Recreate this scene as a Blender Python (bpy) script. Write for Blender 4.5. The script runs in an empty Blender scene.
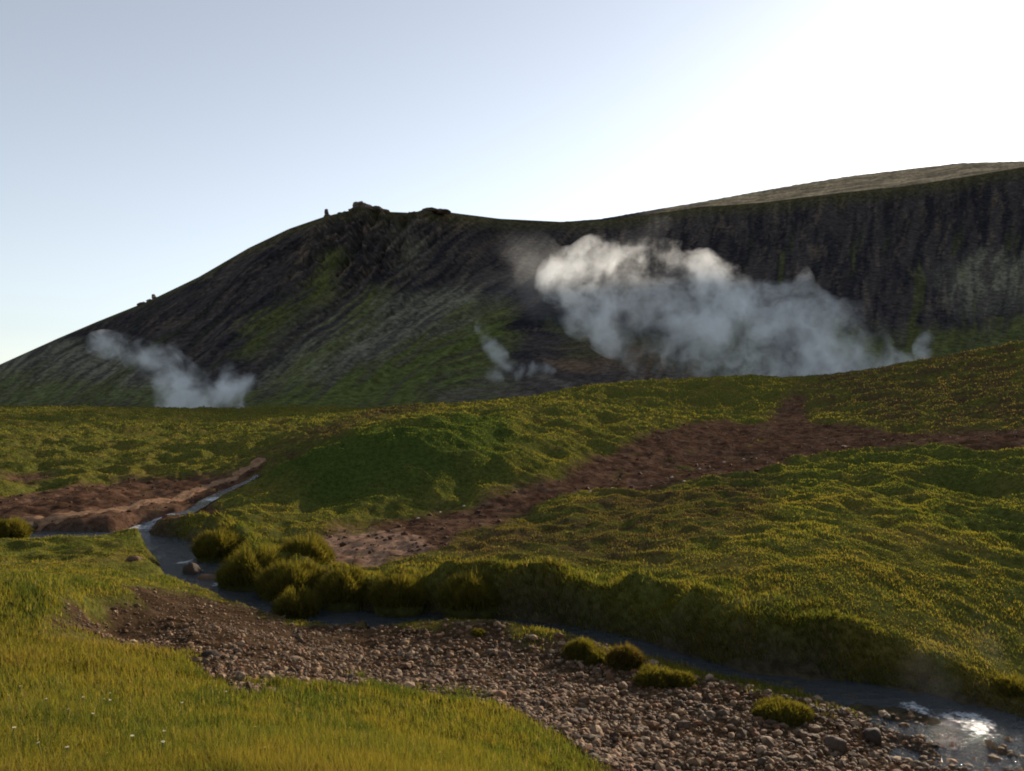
import bpy, math, random
import numpy as np
from mathutils import Vector, Matrix

R = math.radians
scene = bpy.context.scene
col = scene.collection
rng = np.random.default_rng(11)
random.seed(5)

# ------------------------------------------------------------------ camera, sky, sun, exposure
F, CX, CY, HOR = 796.0, 512.0, 385.5, 400.0          # focal length and centre in pixels, height of the horizon
EYE = 4.5
PITCH = math.atan((HOR - CY) / F)
cam_d = bpy.data.cameras.new('camera')
cam = bpy.data.objects.new('camera', cam_d); col.objects.link(cam)
cam.location = (0, 0, EYE)
cam.rotation_euler = (R(90) + PITCH, 0, 0)
cam_d.sensor_width = 36.0
cam_d.lens = F / 1024.0 * 36.0
cam_d.clip_start, cam_d.clip_end = 0.1, 20000
scene.camera = cam

SUN_AZ, SUN_EL = R(35.0), R(16.0)                    # azimuth to the right of +y
world = bpy.data.worlds.new('World'); scene.world = world
world.use_nodes = True
wt = world.node_tree; wt.nodes.clear()
sky = wt.nodes.new('ShaderNodeTexSky'); sky.sky_type = 'NISHITA'; sky.sun_disc = False
sky.sun_elevation = SUN_EL; sky.sun_rotation = SUN_AZ
sky.altitude = 300; sky.air_density = 1.0; sky.dust_density = 0.42; sky.ozone_density = 2.4
bg = wt.nodes.new('ShaderNodeBackground'); bg.inputs[1].default_value = 0.093
wo = wt.nodes.new('ShaderNodeOutputWorld')
hsv = wt.nodes.new('ShaderNodeHueSaturation'); hsv.inputs['Saturation'].default_value = 0.42
wt.links.new(sky.outputs[0], hsv.inputs['Color']); wt.links.new(hsv.outputs[0], bg.inputs[0]); wt.links.new(bg.outputs[0], wo.inputs[0])

sun_d = bpy.data.lights.new('sun', 'SUN'); sun_d.energy = 5.0; sun_d.angle = R(0.53); sun_d.color = (1.0, 0.84, 0.66)
sun = bpy.data.objects.new('sun', sun_d); col.objects.link(sun)
sdir = Vector((math.sin(SUN_AZ) * math.cos(SUN_EL), math.cos(SUN_AZ) * math.cos(SUN_EL), math.sin(SUN_EL)))
sun.rotation_euler = sdir.to_track_quat('Z', 'Y').to_euler()
sun.location = (60, 60, 80)

scene.view_settings.view_transform = 'Standard'
scene.view_settings.look = 'None'
scene.view_settings.exposure = 1.02
scene.view_settings.gamma = 1.0
scene.view_settings.use_curve_mapping = False
scene.render.engine = 'CYCLES'
cy = scene.cycles
cy.max_bounces = 9; cy.diffuse_bounces = 2; cy.glossy_bounces = 2; cy.transmission_bounces = 2
cy.transparent_max_bounces = 12; cy.volume_bounces = 8
cy.volume_step_rate = 0.5; cy.volume_max_steps = 256
cy.use_adaptive_sampling = True; cy.adaptive_threshold = 0.02
cy.use_denoising = True
cy.filter_width = 1.9

# ------------------------------------------------------------------ small maths helpers
def hash2(ix, iy, seed):
    h = (ix.astype(np.uint32) * np.uint32(374761393) + iy.astype(np.uint32) * np.uint32(668265263) + np.uint32((seed * 2246822519) & 0xffffffff))
    h = (h ^ (h >> np.uint32(13))) * np.uint32(1274126177)
    h ^= h >> np.uint32(16)
    h = h * np.uint32(2654435761)
    return h ^ (h >> np.uint32(15))

def perlin(x, y, seed=0):
    x = np.asarray(x, float); y = np.asarray(y, float)
    x0 = np.floor(x); y0 = np.floor(y)
    fx = x - x0; fy = y - y0
    ix = x0.astype(np.int64); iy = y0.astype(np.int64)
    def g(dx, dy):
        a = hash2(ix + dx, iy + dy, seed).astype(float) * (2 * math.pi / 4294967296.0)
        return np.cos(a) * (fx - dx) + np.sin(a) * (fy - dy)
    u = fx * fx * fx * (fx * (fx * 6 - 15) + 10); v = fy * fy * fy * (fy * (fy * 6 - 15) + 10)
    a = g(0, 0); b = g(1, 0); c = g(0, 1); d = g(1, 1)
    return 1.45 * ((a + (b - a) * u) + ((c + (d - c) * u) - (a + (b - a) * u)) * v)

def fbm(x, y, seed=0, octs=4, lac=2.03, gain=0.5):
    s = 0; a = 1.0
    for i in range(octs):
        s = s + a * perlin(x, y, seed + 17 * i); x = x * lac + 3.1; y = y * lac - 1.7; a *= gain
    return s

def sstep(a, b, x):
    t = np.clip((x - a) / (b - a), 0, 1); return t * t * (3 - 2 * t)

def mix(a, b, t): return a + (b - a) * t

CP, SP = math.cos(PITCH), math.sin(PITCH)
def at(u, v, y):
    """the point at depth y (metres straight ahead) that the photograph shows at pixel u, v"""
    dx = (u - CX) / F; dz = -(v - CY) / F
    dy = CP - dz * SP; dzz = SP + dz * CP
    k = y / dy
    return np.array((dx * k, y, EYE + dzz * k))

# ------------------------------------------------------------------ mesh and material helpers
def mesh_obj(name, verts, faces, mats, colors=None, smooth=True, parent=None, matidx=None):
    """faces: list of (n,3) or (n,4) integer arrays"""
    me = bpy.data.meshes.new(name)
    verts = np.asarray(verts, np.float32)
    if not isinstance(faces, (list, tuple)): faces = [faces]
    loops = np.concatenate([f.reshape(-1) for f in faces]).astype(np.int32)
    tot = np.concatenate([np.full(len(f), f.shape[1], np.int32) for f in faces])
    start = np.concatenate([[0], np.cumsum(tot)[:-1]]).astype(np.int32)
    me.vertices.add(len(verts)); me.vertices.foreach_set('co', verts.reshape(-1))
    me.loops.add(len(loops)); me.loops.foreach_set('vertex_index', loops)
    me.polygons.add(len(tot)); me.polygons.foreach_set('loop_start', start)
    try: me.polygons.foreach_set('loop_total', tot)
    except Exception: pass
    me.polygons.foreach_set('use_smooth', np.full(len(tot), smooth, bool))
    for m in (mats if isinstance(mats, (list, tuple)) else [mats]): me.materials.append(m)
    if matidx is not None: me.polygons.foreach_set('material_index', np.asarray(matidx, np.int32))
    for cn, c in (colors or {}).items():
        a = me.color_attributes.new(cn, 'FLOAT_COLOR', 'POINT')
        c4 = np.ones((len(verts), 4), np.float32); c4[:, :3] = c
        a.data.foreach_set('color', c4.reshape(-1))
    me.update(calc_edges=True); me.validate()
    o = bpy.data.objects.new(name, me); col.objects.link(o)
    if parent: o.parent = parent
    return o

def tag(o, label=None, cat=None, group=None, kind=None):
    for k, v in (('label', label), ('category', cat), ('group', group), ('kind', kind)):
        if v: o[k] = v
    return o

class NT:
    def __init__(s, name):
        s.m = bpy.data.materials.new(name); s.m.use_nodes = True
        s.t = s.m.node_tree; s.t.nodes.clear()
        s.out = s.t.nodes.new('ShaderNodeOutputMaterial')
    def n(s, kind, **kw):
        nd = s.t.nodes.new(kind)
        for k, v in kw.items(): setattr(nd, k, v)
        return nd
    def link(s, a, b): s.t.links.new(a, b)
    def put(s, sock, v):
        if isinstance(v, bpy.types.NodeSocket): s.link(v, sock)
        elif v is not None: sock.default_value = v
    def math(s, op, a, b=None, c=None, clamp=False):
        nd = s.n('ShaderNodeMath', operation=op); nd.use_clamp = clamp
        for i, v in enumerate((a, b, c)): s.put(nd.inputs[i], v)
        return nd.outputs[0]
    def vmath(s, op, a, b=None, out=0):
        nd = s.n('ShaderNodeVectorMath', operation=op)
        s.put(nd.inputs[0], a); s.put(nd.inputs[1], b)
        return nd.outputs[out]
    def scale(s, a, k):
        nd = s.n('ShaderNodeVectorMath', operation='SCALE'); s.put(nd.inputs[0], a); s.put(nd.inputs['Scale'], k); return nd.outputs[0]
    def noise(s, vec, scale, detail=3, rough=0.55, out=0, dist=0.0):
        nd = s.n('ShaderNodeTexNoise'); s.put(nd.inputs['Vector'], vec); nd.inputs['Scale'].default_value = scale
        nd.inputs['Detail'].default_value = detail; nd.inputs['Roughness'].default_value = rough; nd.inputs['Distortion'].default_value = dist
        return nd.outputs[out]
    def range(s, v, a, b, c=0.0, d=1.0, smooth=True):
        nd = s.n('ShaderNodeMapRange'); nd.interpolation_type = 'SMOOTHSTEP' if smooth else 'LINEAR'
        s.put(nd.inputs[0], v)
        for i, q in enumerate((a, b, c, d)): nd.inputs[i + 1].default_value = q
        return nd.outputs[0]
    def mixc(s, f, a, b, blend='MIX'):
        nd = s.n('ShaderNodeMix', data_type='RGBA', blend_type=blend)
        s.put(nd.inputs[0], f); s.put(nd.inputs[6], (*a, 1) if isinstance(a, tuple) else a); s.put(nd.inputs[7], (*b, 1) if isinstance(b, tuple) else b)
        return nd.outputs[2]
    def attr(s, name):
        nd = s.n('ShaderNodeAttribute'); nd.attribute_name = name; return nd
    def pos(s): return s.n('ShaderNodeNewGeometry').outputs['Position']
    def bump(s, h, strength, dist):
        nd = s.n('ShaderNodeBump'); nd.inputs['Strength'].default_value = strength; nd.inputs['Distance'].default_value = dist
        s.put(nd.inputs['Height'], h); return nd.outputs[0]
    def princ(s, colr, rough=0.9, spec=0.2, normal=None):
        p = s.n('ShaderNodeBsdfPrincipled'); s.put(p.inputs['Base Color'], (*colr, 1) if isinstance(colr, tuple) else colr)
        s.put(p.inputs['Roughness'], rough); s.put(p.inputs['Specular IOR Level'], spec)
        if normal is not None: s.link(normal, p.inputs['Normal'])
        return p
    def done(s, sh, disp=None):
        s.link(sh, s.out.inputs['Surface']); return s.m

def m_cover(name, k1=6.0, bumpd=0.05, bs=.7):
    """ground cover: the vertex colour is what grows or lies there; noise varies it"""
    t = NT(name); p = t.pos(); a = t.attr('cover')
    n1 = t.noise(p, k1, 4, 0.65); n2 = t.noise(p, k1 * 7, 3, 0.6)
    c = t.mixc(1.0, a.outputs['Color'], t.mixc(t.range(n1, .3, .7), (0.62, 0.60, 0.58), (1.35, 1.35, 1.3)), 'MULTIPLY')
    c = t.mixc(1.0, c, t.mixc(t.range(n2, .3, .7), (0.75, 0.75, 0.75), (1.25, 1.25, 1.25)), 'MULTIPLY')
    b = t.bump(t.math('ADD', n1, t.math('MULTIPLY', n2, 0.4)), bs, bumpd)
    d = t.n('ShaderNodeBsdfDiffuse'); d.inputs['Roughness'].default_value = .6; t.link(c, d.inputs[0]); t.link(b, d.inputs['Normal'])
    return t.done(d.outputs[0])

def m_grass(name='grass_blades'):
    t = NT(name); a = t.attr('blade')
    d = t.n('ShaderNodeBsdfDiffuse'); t.link(a.outputs['Color'], d.inputs[0])
    tr = t.n('ShaderNodeBsdfTranslucent')
    t.link(t.mixc(1.0, a.outputs['Color'], (1.35, 1.25, 0.6), 'MULTIPLY'), tr.inputs[0])
    mx = t.n('ShaderNodeMixShader'); mx.inputs[0].default_value = 0.45
    t.link(d.outputs[0], mx.inputs[1]); t.link(tr.outputs[0], mx.inputs[2])
    return t.done(mx.outputs[0])

def m_stone(name, attr='stone'):
    t = NT(name); p = t.pos(); a = t.attr(attr)
    n1 = t.noise(p, 30, 4, 0.6)
    c = t.mixc(1.0, a.outputs['Color'], t.mixc(t.range(n1, .3, .7), (0.7, 0.68, 0.66), (1.25, 1.22, 1.2)), 'MULTIPLY')
    return t.done(t.princ(c, 0.85, 0.12, t.bump(n1, 0.4, 0.02)).outputs[0])

M_GRASS = m_grass(); M_GROUND = m_cover('ground_cover'); M_STONE = m_stone('stone_surface')

# ------------------------------------------------------------------ shape of the valley floor
CTRL = [  # pixel u, v and distance ahead
 # near meadow
 (0,771,4.4),(250,771,4.5),(500,771,6.3),(600,790,7.2),(0,700,6.9),(200,700,7.9),(300,720,7.9),(400,740,7.8),(0,640,9.6),(80,600,12.3),(0,580,13.5),
 (0,551,20.2),(90,549,20.8),(150,551,21.0),(-150,553,19.5),(-300,600,12.5),(-300,700,6.7),(130,590,14.6),
 # gravel bar
 (172,578,18.2),(240,602,16.6),(165,552,21.2),(95,628,12.4),(150,592,15.0),(230,680,9.6),(200,630,12.2),(300,650,12.0),(420,690,10.6),(320,628,15.4),(380,650,13.6),(530,715,9.7),(480,665,12.7),(560,660,13.3),
 (600,700,11.0),(640,760,9.1),(700,700,11.4),(760,771,9.25),(700,771,9.2),(800,730,10.6),(860,771,9.55),(1000,760,10.1),(1000,840,8.2),(760,840,7.6),(640,800,7.2),(860,800,8.6),(760,920,6.2),(900,920,6.4),
 # bank top and hill to the right
 (250,560,20.6),(300,565,20.0),(330,578,18.6),(450,576,17.4),(560,588,16.0),(650,597,15.5),(760,603,14.4),(860,610,14.1),(960,624,14.3),(1024,640,14.0),(1150,670,13.0),
 (450,555,19.5),(600,560,18.5),(700,550,18.0),(700,500,26),(600,520,23.5),(860,560,16.5),(1024,540,19),(1024,480,28),(860,500,24),(1024,440,38),(1024,400,55),
 (1024,360,80),(1024,342,95),(1150,330,95),(1300,330,95),(1200,440,34),(1200,540,17),(960,356,97),(900,366,99),(840,372,101),
 (700,480,32),(700,450,45),(860,450,41),(860,420,58),(740,420,72),(700,400,86),(740,379,95),(800,381,96),(660,381,97),(600,389,97),(560,396,97),(500,402,97),
 (800,400,82),(880,392,78),
 # left of the knoll
 (400,530,23.8),(340,540,23.0),(250,520,25.5),(330,515,26.3),(420,505,28.5),(290,500,28.5),(250,480,36),(380,470,31),(292,468,33),(500,440,36.5),(420,442,33.5),(340,448,34.5),(500,425,41),(450,410,70),(560,470,34.5),(560,440,44),(320,430,50),(400,422,50),(620,430,52),
 # left flats
 (100,521,25.4),(0,519,25.2),(200,515,26.8),(-150,520,25.3),(100,495,31),(0,500,30),(0,450,52),(120,450,52),(230,465,42),(180,430,72),(0,422,80),(150,417,92),(0,410,116),(150,410,116),(300,410,114),
 (-200,410,116),(-400,412,114),(-300,460,48),(-300,520,25),(250,420,95),
]
WPTS = [(0,1.2,2.95),(-2,1.5,2.9),(2.5,1.5,2.7),(3.6,3.2,1.3),(6,6,0.5),(9.5,8,-0.2),(-4,3,2.8),(0,3,2.75),(1.5,4,2.3),(9.3,9.3,.2),(12,9,.5),(14,12,.8),(4.6,4.6,.8),(16,7,.9),(-12,8,2.3),
        (0,135,1.0),(-60,230,.6),(-40,150,.9),(-90,150,1.0),(50,140,1.5),(90,140,3.0),(-150,230,.8),(0,230,.8),(100,230,2.0),(180,230,3.5),(130,110,8),(0,400,1.5),(-250,400,2),(250,400,2)]
_cp = np.array([at(*c) for c in CTRL] + [np.array(w, float) for w in WPTS])
KT = 1.6
def _q(x, y): return np.stack([np.arctan2(x, y) * KT, np.log(np.maximum(np.hypot(x, y), 1.3))], -1)
_cq = _q(_cp[:, 0], _cp[:, 1])
def _k(d2): return np.where(d2 > 1e-12, 0.5 * d2 * np.log(d2 + 1e-12), 0.0)
_n = len(_cp)
_A = np.zeros((_n + 3, _n + 3))
_A[:_n, :_n] = _k(((_cq[:, None] - _cq[None]) ** 2).sum(-1)) + np.eye(_n) * 2e-4
_A[:_n, _n] = 1; _A[:_n, _n + 1:] = _cq; _A[_n:, :_n] = _A[:_n, _n:].T
_w = np.linalg.solve(_A, np.concatenate([_cp[:, 2], np.zeros(3)]))
def base_h(x, y):
    th = np.arctan2(x, y); r = np.maximum(np.hypot(x, y), 1.3)
    thc = np.clip(th, -R(50), R(50))
    q = np.stack([thc * KT, np.log(np.minimum(r, 400))], -1)
    out = np.empty(len(q))
    for i in range(0, len(q), 40000):
        qq = q[i:i + 40000]
        out[i:i + 40000] = _k(((qq[:, None] - _cq[None]) ** 2).sum(-1)) @ _w[:_n] + _w[_n] + qq @ _w[_n + 1:]
    side = sstep(R(60), R(110), np.abs(th))
    out = mix(out, np.clip(out, 1.2, 2.9) * 0 + 2.9 - 0.9 * sstep(3, 60, r), side)
    return mix(out, 2.0, sstep(200, 400, r))

# stream: pixel u, v, water height, half width
STREAM = [(-500,536,.40,.6),(-200,536,.36,.6),(0,535,.33,.6),(90,536,.3,.65),(160,541,.22,.5),(190,556,.15,.78),(206,574,.1,.85),(256,597,.06,.7),(335,614,.04,.5),(440,618,.03,.28),(540,626,.02,.25),
          (630,642,0,.24),(720,670,0,.28),(820,687,-.02,.45),(915,711,-.05,.95),(1010,750,-.1,1.35),(1130,800,-.18,1.4)]
def ground_hit(u, v, zw):
    dz = -(v - CY) / F; dy = CP - dz * SP; dzz = SP + dz * CP
    k = (zw - EYE) / dzz
    return ((u - CX) / F * k, dy * k)
SPTS = np.array([(*ground_hit(u, v, zw), zw, hw) for u, v, zw, hw in STREAM] + [(10.2, 7.0, -.25, 1.4), (13.5, 4.5, -.35, 1.4), (20, 1.0, -.45, 1.4), (34, -6, -.6, 1.4)])
def dense(pts, n=12):
    out = []
    P = np.vstack([pts[0] * 2 - pts[1], pts, pts[-1] * 2 - pts[-2]])
    for i in range(1, len(P) - 2):
        p0, p1, p2, p3 = P[i - 1:i + 3]
        for t in np.arange(n) / n:
            out.append(0.5 * (2 * p1 + (p2 - p0) * t + (2 * p0 - 5 * p1 + 4 * p2 - p3) * t * t + (3 * p1 - p0 - 3 * p2 + p3) * t ** 3))
    out.append(P[-2]); return np.array(out)
SD = dense(SPTS, 8)
TRICK = dense(np.array([(*ground_hit(u, v, z), z, w) for u, v, z, w in [(258,474,1.05,.06),(244,480,.95,.09),(226,488,.93,.15),(207,496,.9,.20),(199,502,.84,.16),(185,509,.76,.2),(165,516,.56,.22),(150,523,.36,.28),(138,530,.26,.34),(130,536,.22,.4)]]), 8)

_bz = base_h(TRICK[:, 0], TRICK[:, 1])
TRICK[:, 2] = np.minimum.accumulate(np.where(np.arange(len(TRICK)) < len(TRICK) * .62, _bz - .03, np.minimum(_bz - .03, TRICK[:, 2])))
def poly_near(x, y, D):
    """distance to a polyline, the water height and half width there, and the side (+1 = right bank looking downstream is -1)"""
    x = np.asarray(x); y = np.asarray(y)
    best = np.full(len(x), 1e9); zw = np.zeros(len(x)); hw = np.zeros(len(x)); sg = np.zeros(len(x)); ar = np.zeros(len(x))
    for i in range(len(D) - 1):
        a, b = D[i], D[i + 1]; d = b[:2] - a[:2]; L2 = d @ d
        t = np.clip(((x - a[0]) * d[0] + (y - a[1]) * d[1]) / L2, 0, 1)
        ex = x - a[0] - t * d[0]; ey = y - a[1] - t * d[1]; dd = np.hypot(ex, ey)
        m = dd < best
        best[m] = dd[m]; zw[m] = (a[2] + (b[2] - a[2]) * t)[m]; hw[m] = (a[3] + (b[3] - a[3]) * t)[m]
        sg[m] = np.sign(d[0] * ey - d[1] * ex)[m]; ar[m] = (i + t[m]) / (len(D) - 1)
    return best, zw, hw, sg, ar

# ------------------------------------------------------------------ what covers the ground: outlines in plan
def plan(poly):
    """outline corners given as pixels, dropped onto the ground"""
    uv = np.array(poly, float)
    ys = np.exp(np.linspace(math.log(4), math.log(220), 700))
    out = []
    for u, v in uv:
        P = np.array([at(u, v, yy) for yy in ys])
        below = P[:, 2] - base_h(P[:, 0], P[:, 1]) < 0
        i = int(np.argmax(below)) if below.any() else len(ys) - 1
        out.append(P[i, :2])
    return np.array(out)
def pq(x, y): return np.stack([np.arctan2(x, y), 0.28 * np.log(np.maximum(np.hypot(x, y), .5))], -1)
def sdist(q, P):
    """signed distance (inside positive) to outline P in the q plane"""
    d = np.full(len(q), 1e9); ins = np.zeros(len(q), bool)
    for i in range(len(P)):
        a, b = P[i], P[(i + 1) % len(P)]; e = b - a
        w = q - a; t = np.clip((w @ e) / (e @ e), 0, 1)
        d = np.minimum(d, np.hypot(*(w - t[:, None] * e).T))
        c = (a[1] <= q[:, 1]) != (b[1] <= q[:, 1])
        with np.errstate(divide='ignore', invalid='ignore'):
            xi = a[0] + (q[:, 1] - a[1]) / (b[1] - a[1]) * e[0]
        ins ^= c & (q[:, 0] < xi)
    return np.where(ins, d, -d)
def P_(*pts): return pq(*plan(pts).T)
DIRT = [
 P_((-200,500),(0,498),(60,489),(130,479),(200,478),(238,474),(262,462),(266,466),(246,480),(232,492),(212,505),(222,516),(165,527),(0,536),(-200,536)),
 P_((322,534),(360,526),(420,517),(480,503),(560,480),(600,456),(660,432),(720,421),(762,424),(782,402),(796,396),(806,400),(812,424),(900,434),(1024,430),(1300,430),(1300,448),(1024,449),(900,449),(800,458),(740,478),(660,485),(600,491),(560,500),(470,531),(445,548),(400,562),(345,570),(318,552)),
 P_((-10,478),(40,474),(60,478),(30,484)),
]
TAN = [P_((318,540),(345,530),(400,530),(432,545),(415,556),(370,566),(330,562))]
GRAVEL = [P_((52,634),(112,602),(150,590),(195,592),(260,608),(320,624),(420,622),(520,632),(600,648),(680,670),(760,682),(850,698),(930,716),(1010,742),(1060,790),(1040,860),(700,860),(622,788),(566,742),(500,706),(430,690),(380,683),(300,684),(230,690),(190,664),(130,644))]
LUSH = [P_((250,482),(300,455),(420,425),(500,415),(520,440),(500,470),(430,492),(340,513),(300,500)), P_((820,455),(1024,450),(1100,540),(1024,548),(940,500),(850,490)), P_((640,450),(840,470),(850,500),(700,505))]
BROWN = [P_((240,466),(330,428),(420,404),(430,410),(340,440),(262,474)), P_((800,384),(880,368),(1040,345),(1200,345),(1200,432),(900,432),(820,412)), P_((430,545),(560,505),(760,480),(780,520),(640,560),(480,568))]

def covers(x, y):
    q = pq(x, y)
    wob = np.stack([fbm(x * .9, y * .9, 5, 3), fbm(x * .9, y * .9, 9, 3)], -1) * 0.012
    wob += np.stack([perlin(x * 5, y * 5, 3), perlin(x * 5, y * 5, 4)], -1) * 0.003
    q = q + wob * np.clip(14 / np.maximum(np.hypot(x, y), 4), .35, 1)[:, None]
    qg = q + (np.stack([fbm(x * 1.3, y * 1.3, 15, 3), fbm(x * 1.3, y * 1.3, 16, 3)], -1) * .013) * sstep(-.5, -2.5, x)[:, None]
    front = np.abs(np.arctan2(x, y)) < R(60)
    def m(Ps, e=.004, q=q):
        s = np.full(len(q), -1.0)
        for P in Ps: s = np.maximum(s, sdist(q, P))
        return sstep(-e, e, s) * front
    return dict(dirt=m(DIRT, .009), tan=m(TAN, .006), gravel=m(GRAVEL, .012, qg), lush=np.maximum(m(LUSH[:1], .03), .5 * m(LUSH[1:], .05)), brown=m(BROWN, .03))

def height(x, y, full=False):
    x = np.asarray(x, float); y = np.asarray(y, float)
    C = covers(x, y)
    r = np.hypot(x, y)
    h = base_h(x, y)
    bare = np.maximum(C['dirt'], C['gravel'])
    ds, zs, hs, sg, ar = poly_near(x, y, SD)
    dt, zt, ht, sgt, art = poly_near(x, y, TRICK)
    rag = 0.5 * perlin(x * .8, y * .8, 41) + 0.2 * perlin(x * 2.2, y * 2.2, 42)
    far = sg > 0
    # grass hummocks, larger and taller up the slope
    hum = 1.0 - np.abs(fbm(x / 1.25, y / 1.6, 21, 2)) * 1.5
    hum2 = 1.0 - np.abs(fbm(x / 4.4, y / 5.6, 23, 2)) * 1.6
    hum3 = fbm(x / 14, y / 18, 27, 2)
    grow = sstep(13, 24, r)
    amp1 = (0.03 + 0.125 * grow + .1 * sstep(30, 70, r)) * (1 - bare)
    amp2 = 0.52 * sstep(17, 34, r) * (1 - .75 * bare)
    amp3 = 0.5 * sstep(34, 80, r)
    meadow = sstep(.5, -.5, (x + 8)) * sstep(25, 21, r)
    fade = 1 - sstep(130, 200, r)
    h = h + fade * ((hum - .45) * amp1 + (hum2 - .45) * amp2 * (1 - meadow) + hum3 * amp3)
    h = h + C['gravel'] * (0.05 * fbm(x * .7, y * .7, 31, 3)) + C['dirt'] * (0.07 * fbm(x * 1.3, y * 1.3, 33, 3)) * (1 + sstep(25, 60, r))
    h = h + 0.025 * fbm(x * 3, y * 3, 35, 2) * sstep(60, 30, r)
    # the stream bed cut into it, steep on the far side
    bw = np.where(far, 0.62 + 0.5 * rag, np.where(ar < .42, mix(2.6, .55, sstep(.14, .2, ar)), 1.3))
    bw = np.maximum(bw, .25)
    t = np.clip((ds - hs * (1 + .4 * rag)) / bw, 0, 1)
    t = np.where(far, np.sin(t * math.pi / 2) ** 1.0, t * t * (3 - 2 * t))
    bed = zs - mix(.14, .008, sstep(.5, .62, ar)) - mix(.1, .03, sstep(.5, .6, ar)) * (1 - np.clip(ds / np.maximum(hs, .1), 0, 1) ** 2)
    bed = bed + sstep(.56, .66, ar) * (~far) * (.02 + .075 * fbm(x * 1.6, y * 1.6, 46, 3)) + sstep(.6, .7, ar) * far * .03 * fbm(x * 2, y * 2, 47, 2)
    h = np.where(t < 1, mix(bed, np.maximum(h, zs - .05), t), h)
    # lip of overhanging turf along the far bank
    lip = np.exp(-((ds - hs - bw * .9) / .45) ** 2) * far * (1 - bare) * (1 - .8 * sstep(4.8, 6.5, x))
    h = h + lip * (.02 + .34 * np.clip(1 - 2.2 * np.abs(perlin(x * .75, y * .75, 44)), -.3, 1))
    # the rill that falls over the dirt edge
    tt = np.clip((dt - ht * (1 + .5 * rag)) / .5, 0, 1); tt = tt * tt * (3 - 2 * tt)
    h = np.where(tt < 1, mix(np.minimum(zt - .06, h), h, tt), h)
    if not full: return h
    C.update(ds=ds, zs=zs, hs=hs, sg=sg, ar=ar, bw=bw, dt=dt, ht=ht, h=h, r=r)
    return h, C

# ------------------------------------------------------------------ ground
th_f = np.linspace(-R(43), R(43), 760)
th_b = np.linspace(R(43), R(317), 90)[1:-1]
th = np.concatenate([th_f, th_b])
rr = np.concatenate([np.linspace(.5, 4.2, 26)[:-1], np.exp(np.arange(math.log(4.2), math.log(125), .0055)), np.exp(np.linspace(math.log(126), math.log(9000), 70))])
TH, RR = np.meshgrid(th, rr, indexing='ij')
gx = (np.sin(TH) * RR).ravel(); gy = (np.cos(TH) * RR).ravel()
gz, GC = height(gx, gy, True)

def ground_colour(x, y, C):
    n1 = fbm(x * .35, y * .35, 51, 3); n2 = fbm(x * 1.7, y * 1.7, 53, 3); n3 = fbm(x * .08, y * .08, 55, 2)
    c = np.array([.084, .086, .021])[None] * np.ones((len(x), 1))
    c = mix(c, np.array([.118, .096, .027]), sstep(-.2, .8, n1 + .4 * n2)[:, None])
    c = mix(c, np.array([.040, .062, .014]), (C['lush'] * .9)[:, None])
    c = mix(c, np.array([.060, .042, .024]), (C['brown'] * sstep(-.7, .4, n2 + n1) * .9)[:, None])
    dirt = mix(np.array([.066, .036, .023]), np.array([.128, .074, .049]), sstep(-.6, .9, n2 + .6 * n1)[:, None])
    dirt = mix(dirt, np.array([.25, .155, .105]), (C['tan'] * sstep(-.8, .2, n2 + .3))[:, None])
    dirt = mix(dirt, np.array([.032, .020, .014]), sstep(.3, .9, fbm(x * .8, y * .8, 57, 3))[:, None])
    patch = sstep(-1.2, -.5, -fbm(x * .55, y * .7, 59, 3))          # turf islands in the bare soil
    c = mix(c, dirt, (C['dirt'] * patch)[:, None])
    grav = mix(np.array([.046, .029, .017]), np.array([.080, .051, .030]), sstep(-.6, .9, n2)[:, None])
    c = mix(c, grav, C['gravel'][:, None])
    wet = sstep(.5, .0, C['ds'] - C['hs'])
    c = mix(c, np.array([.045, .036, .028]), (wet * .85)[:, None])
    # bare soil showing under the turf of the steep bank
    return c
gcol = ground_colour(gx, gy, GC)
nt_, nr_ = len(th), len(rr)
I = np.arange(nt_ * nr_).reshape(nt_, nr_); J = np.roll(I, -1, axis=0)
quads = np.stack([I[:, :-1], I[:, 1:], J[:, 1:], J[:, :-1]], -1).reshape(-1, 4)[:, ::-1]
gv = np.stack([gx, gy, gz], -1)
gv = np.vstack([gv, [[0, 0, 2.95]]]); ci = len(gv) - 1
fan = np.stack([I[:, 0], J[:, 0], np.full(nt_, ci)], -1)[:, ::-1]
ground = mesh_obj('ground', gv, [quads, fan], M_GROUND, {'cover': np.vstack([gcol, gcol[:1]])})
tag(ground, 'rolling valley floor of turf, bare soil and gravel below the hillside', 'ground', kind='structure')

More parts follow.
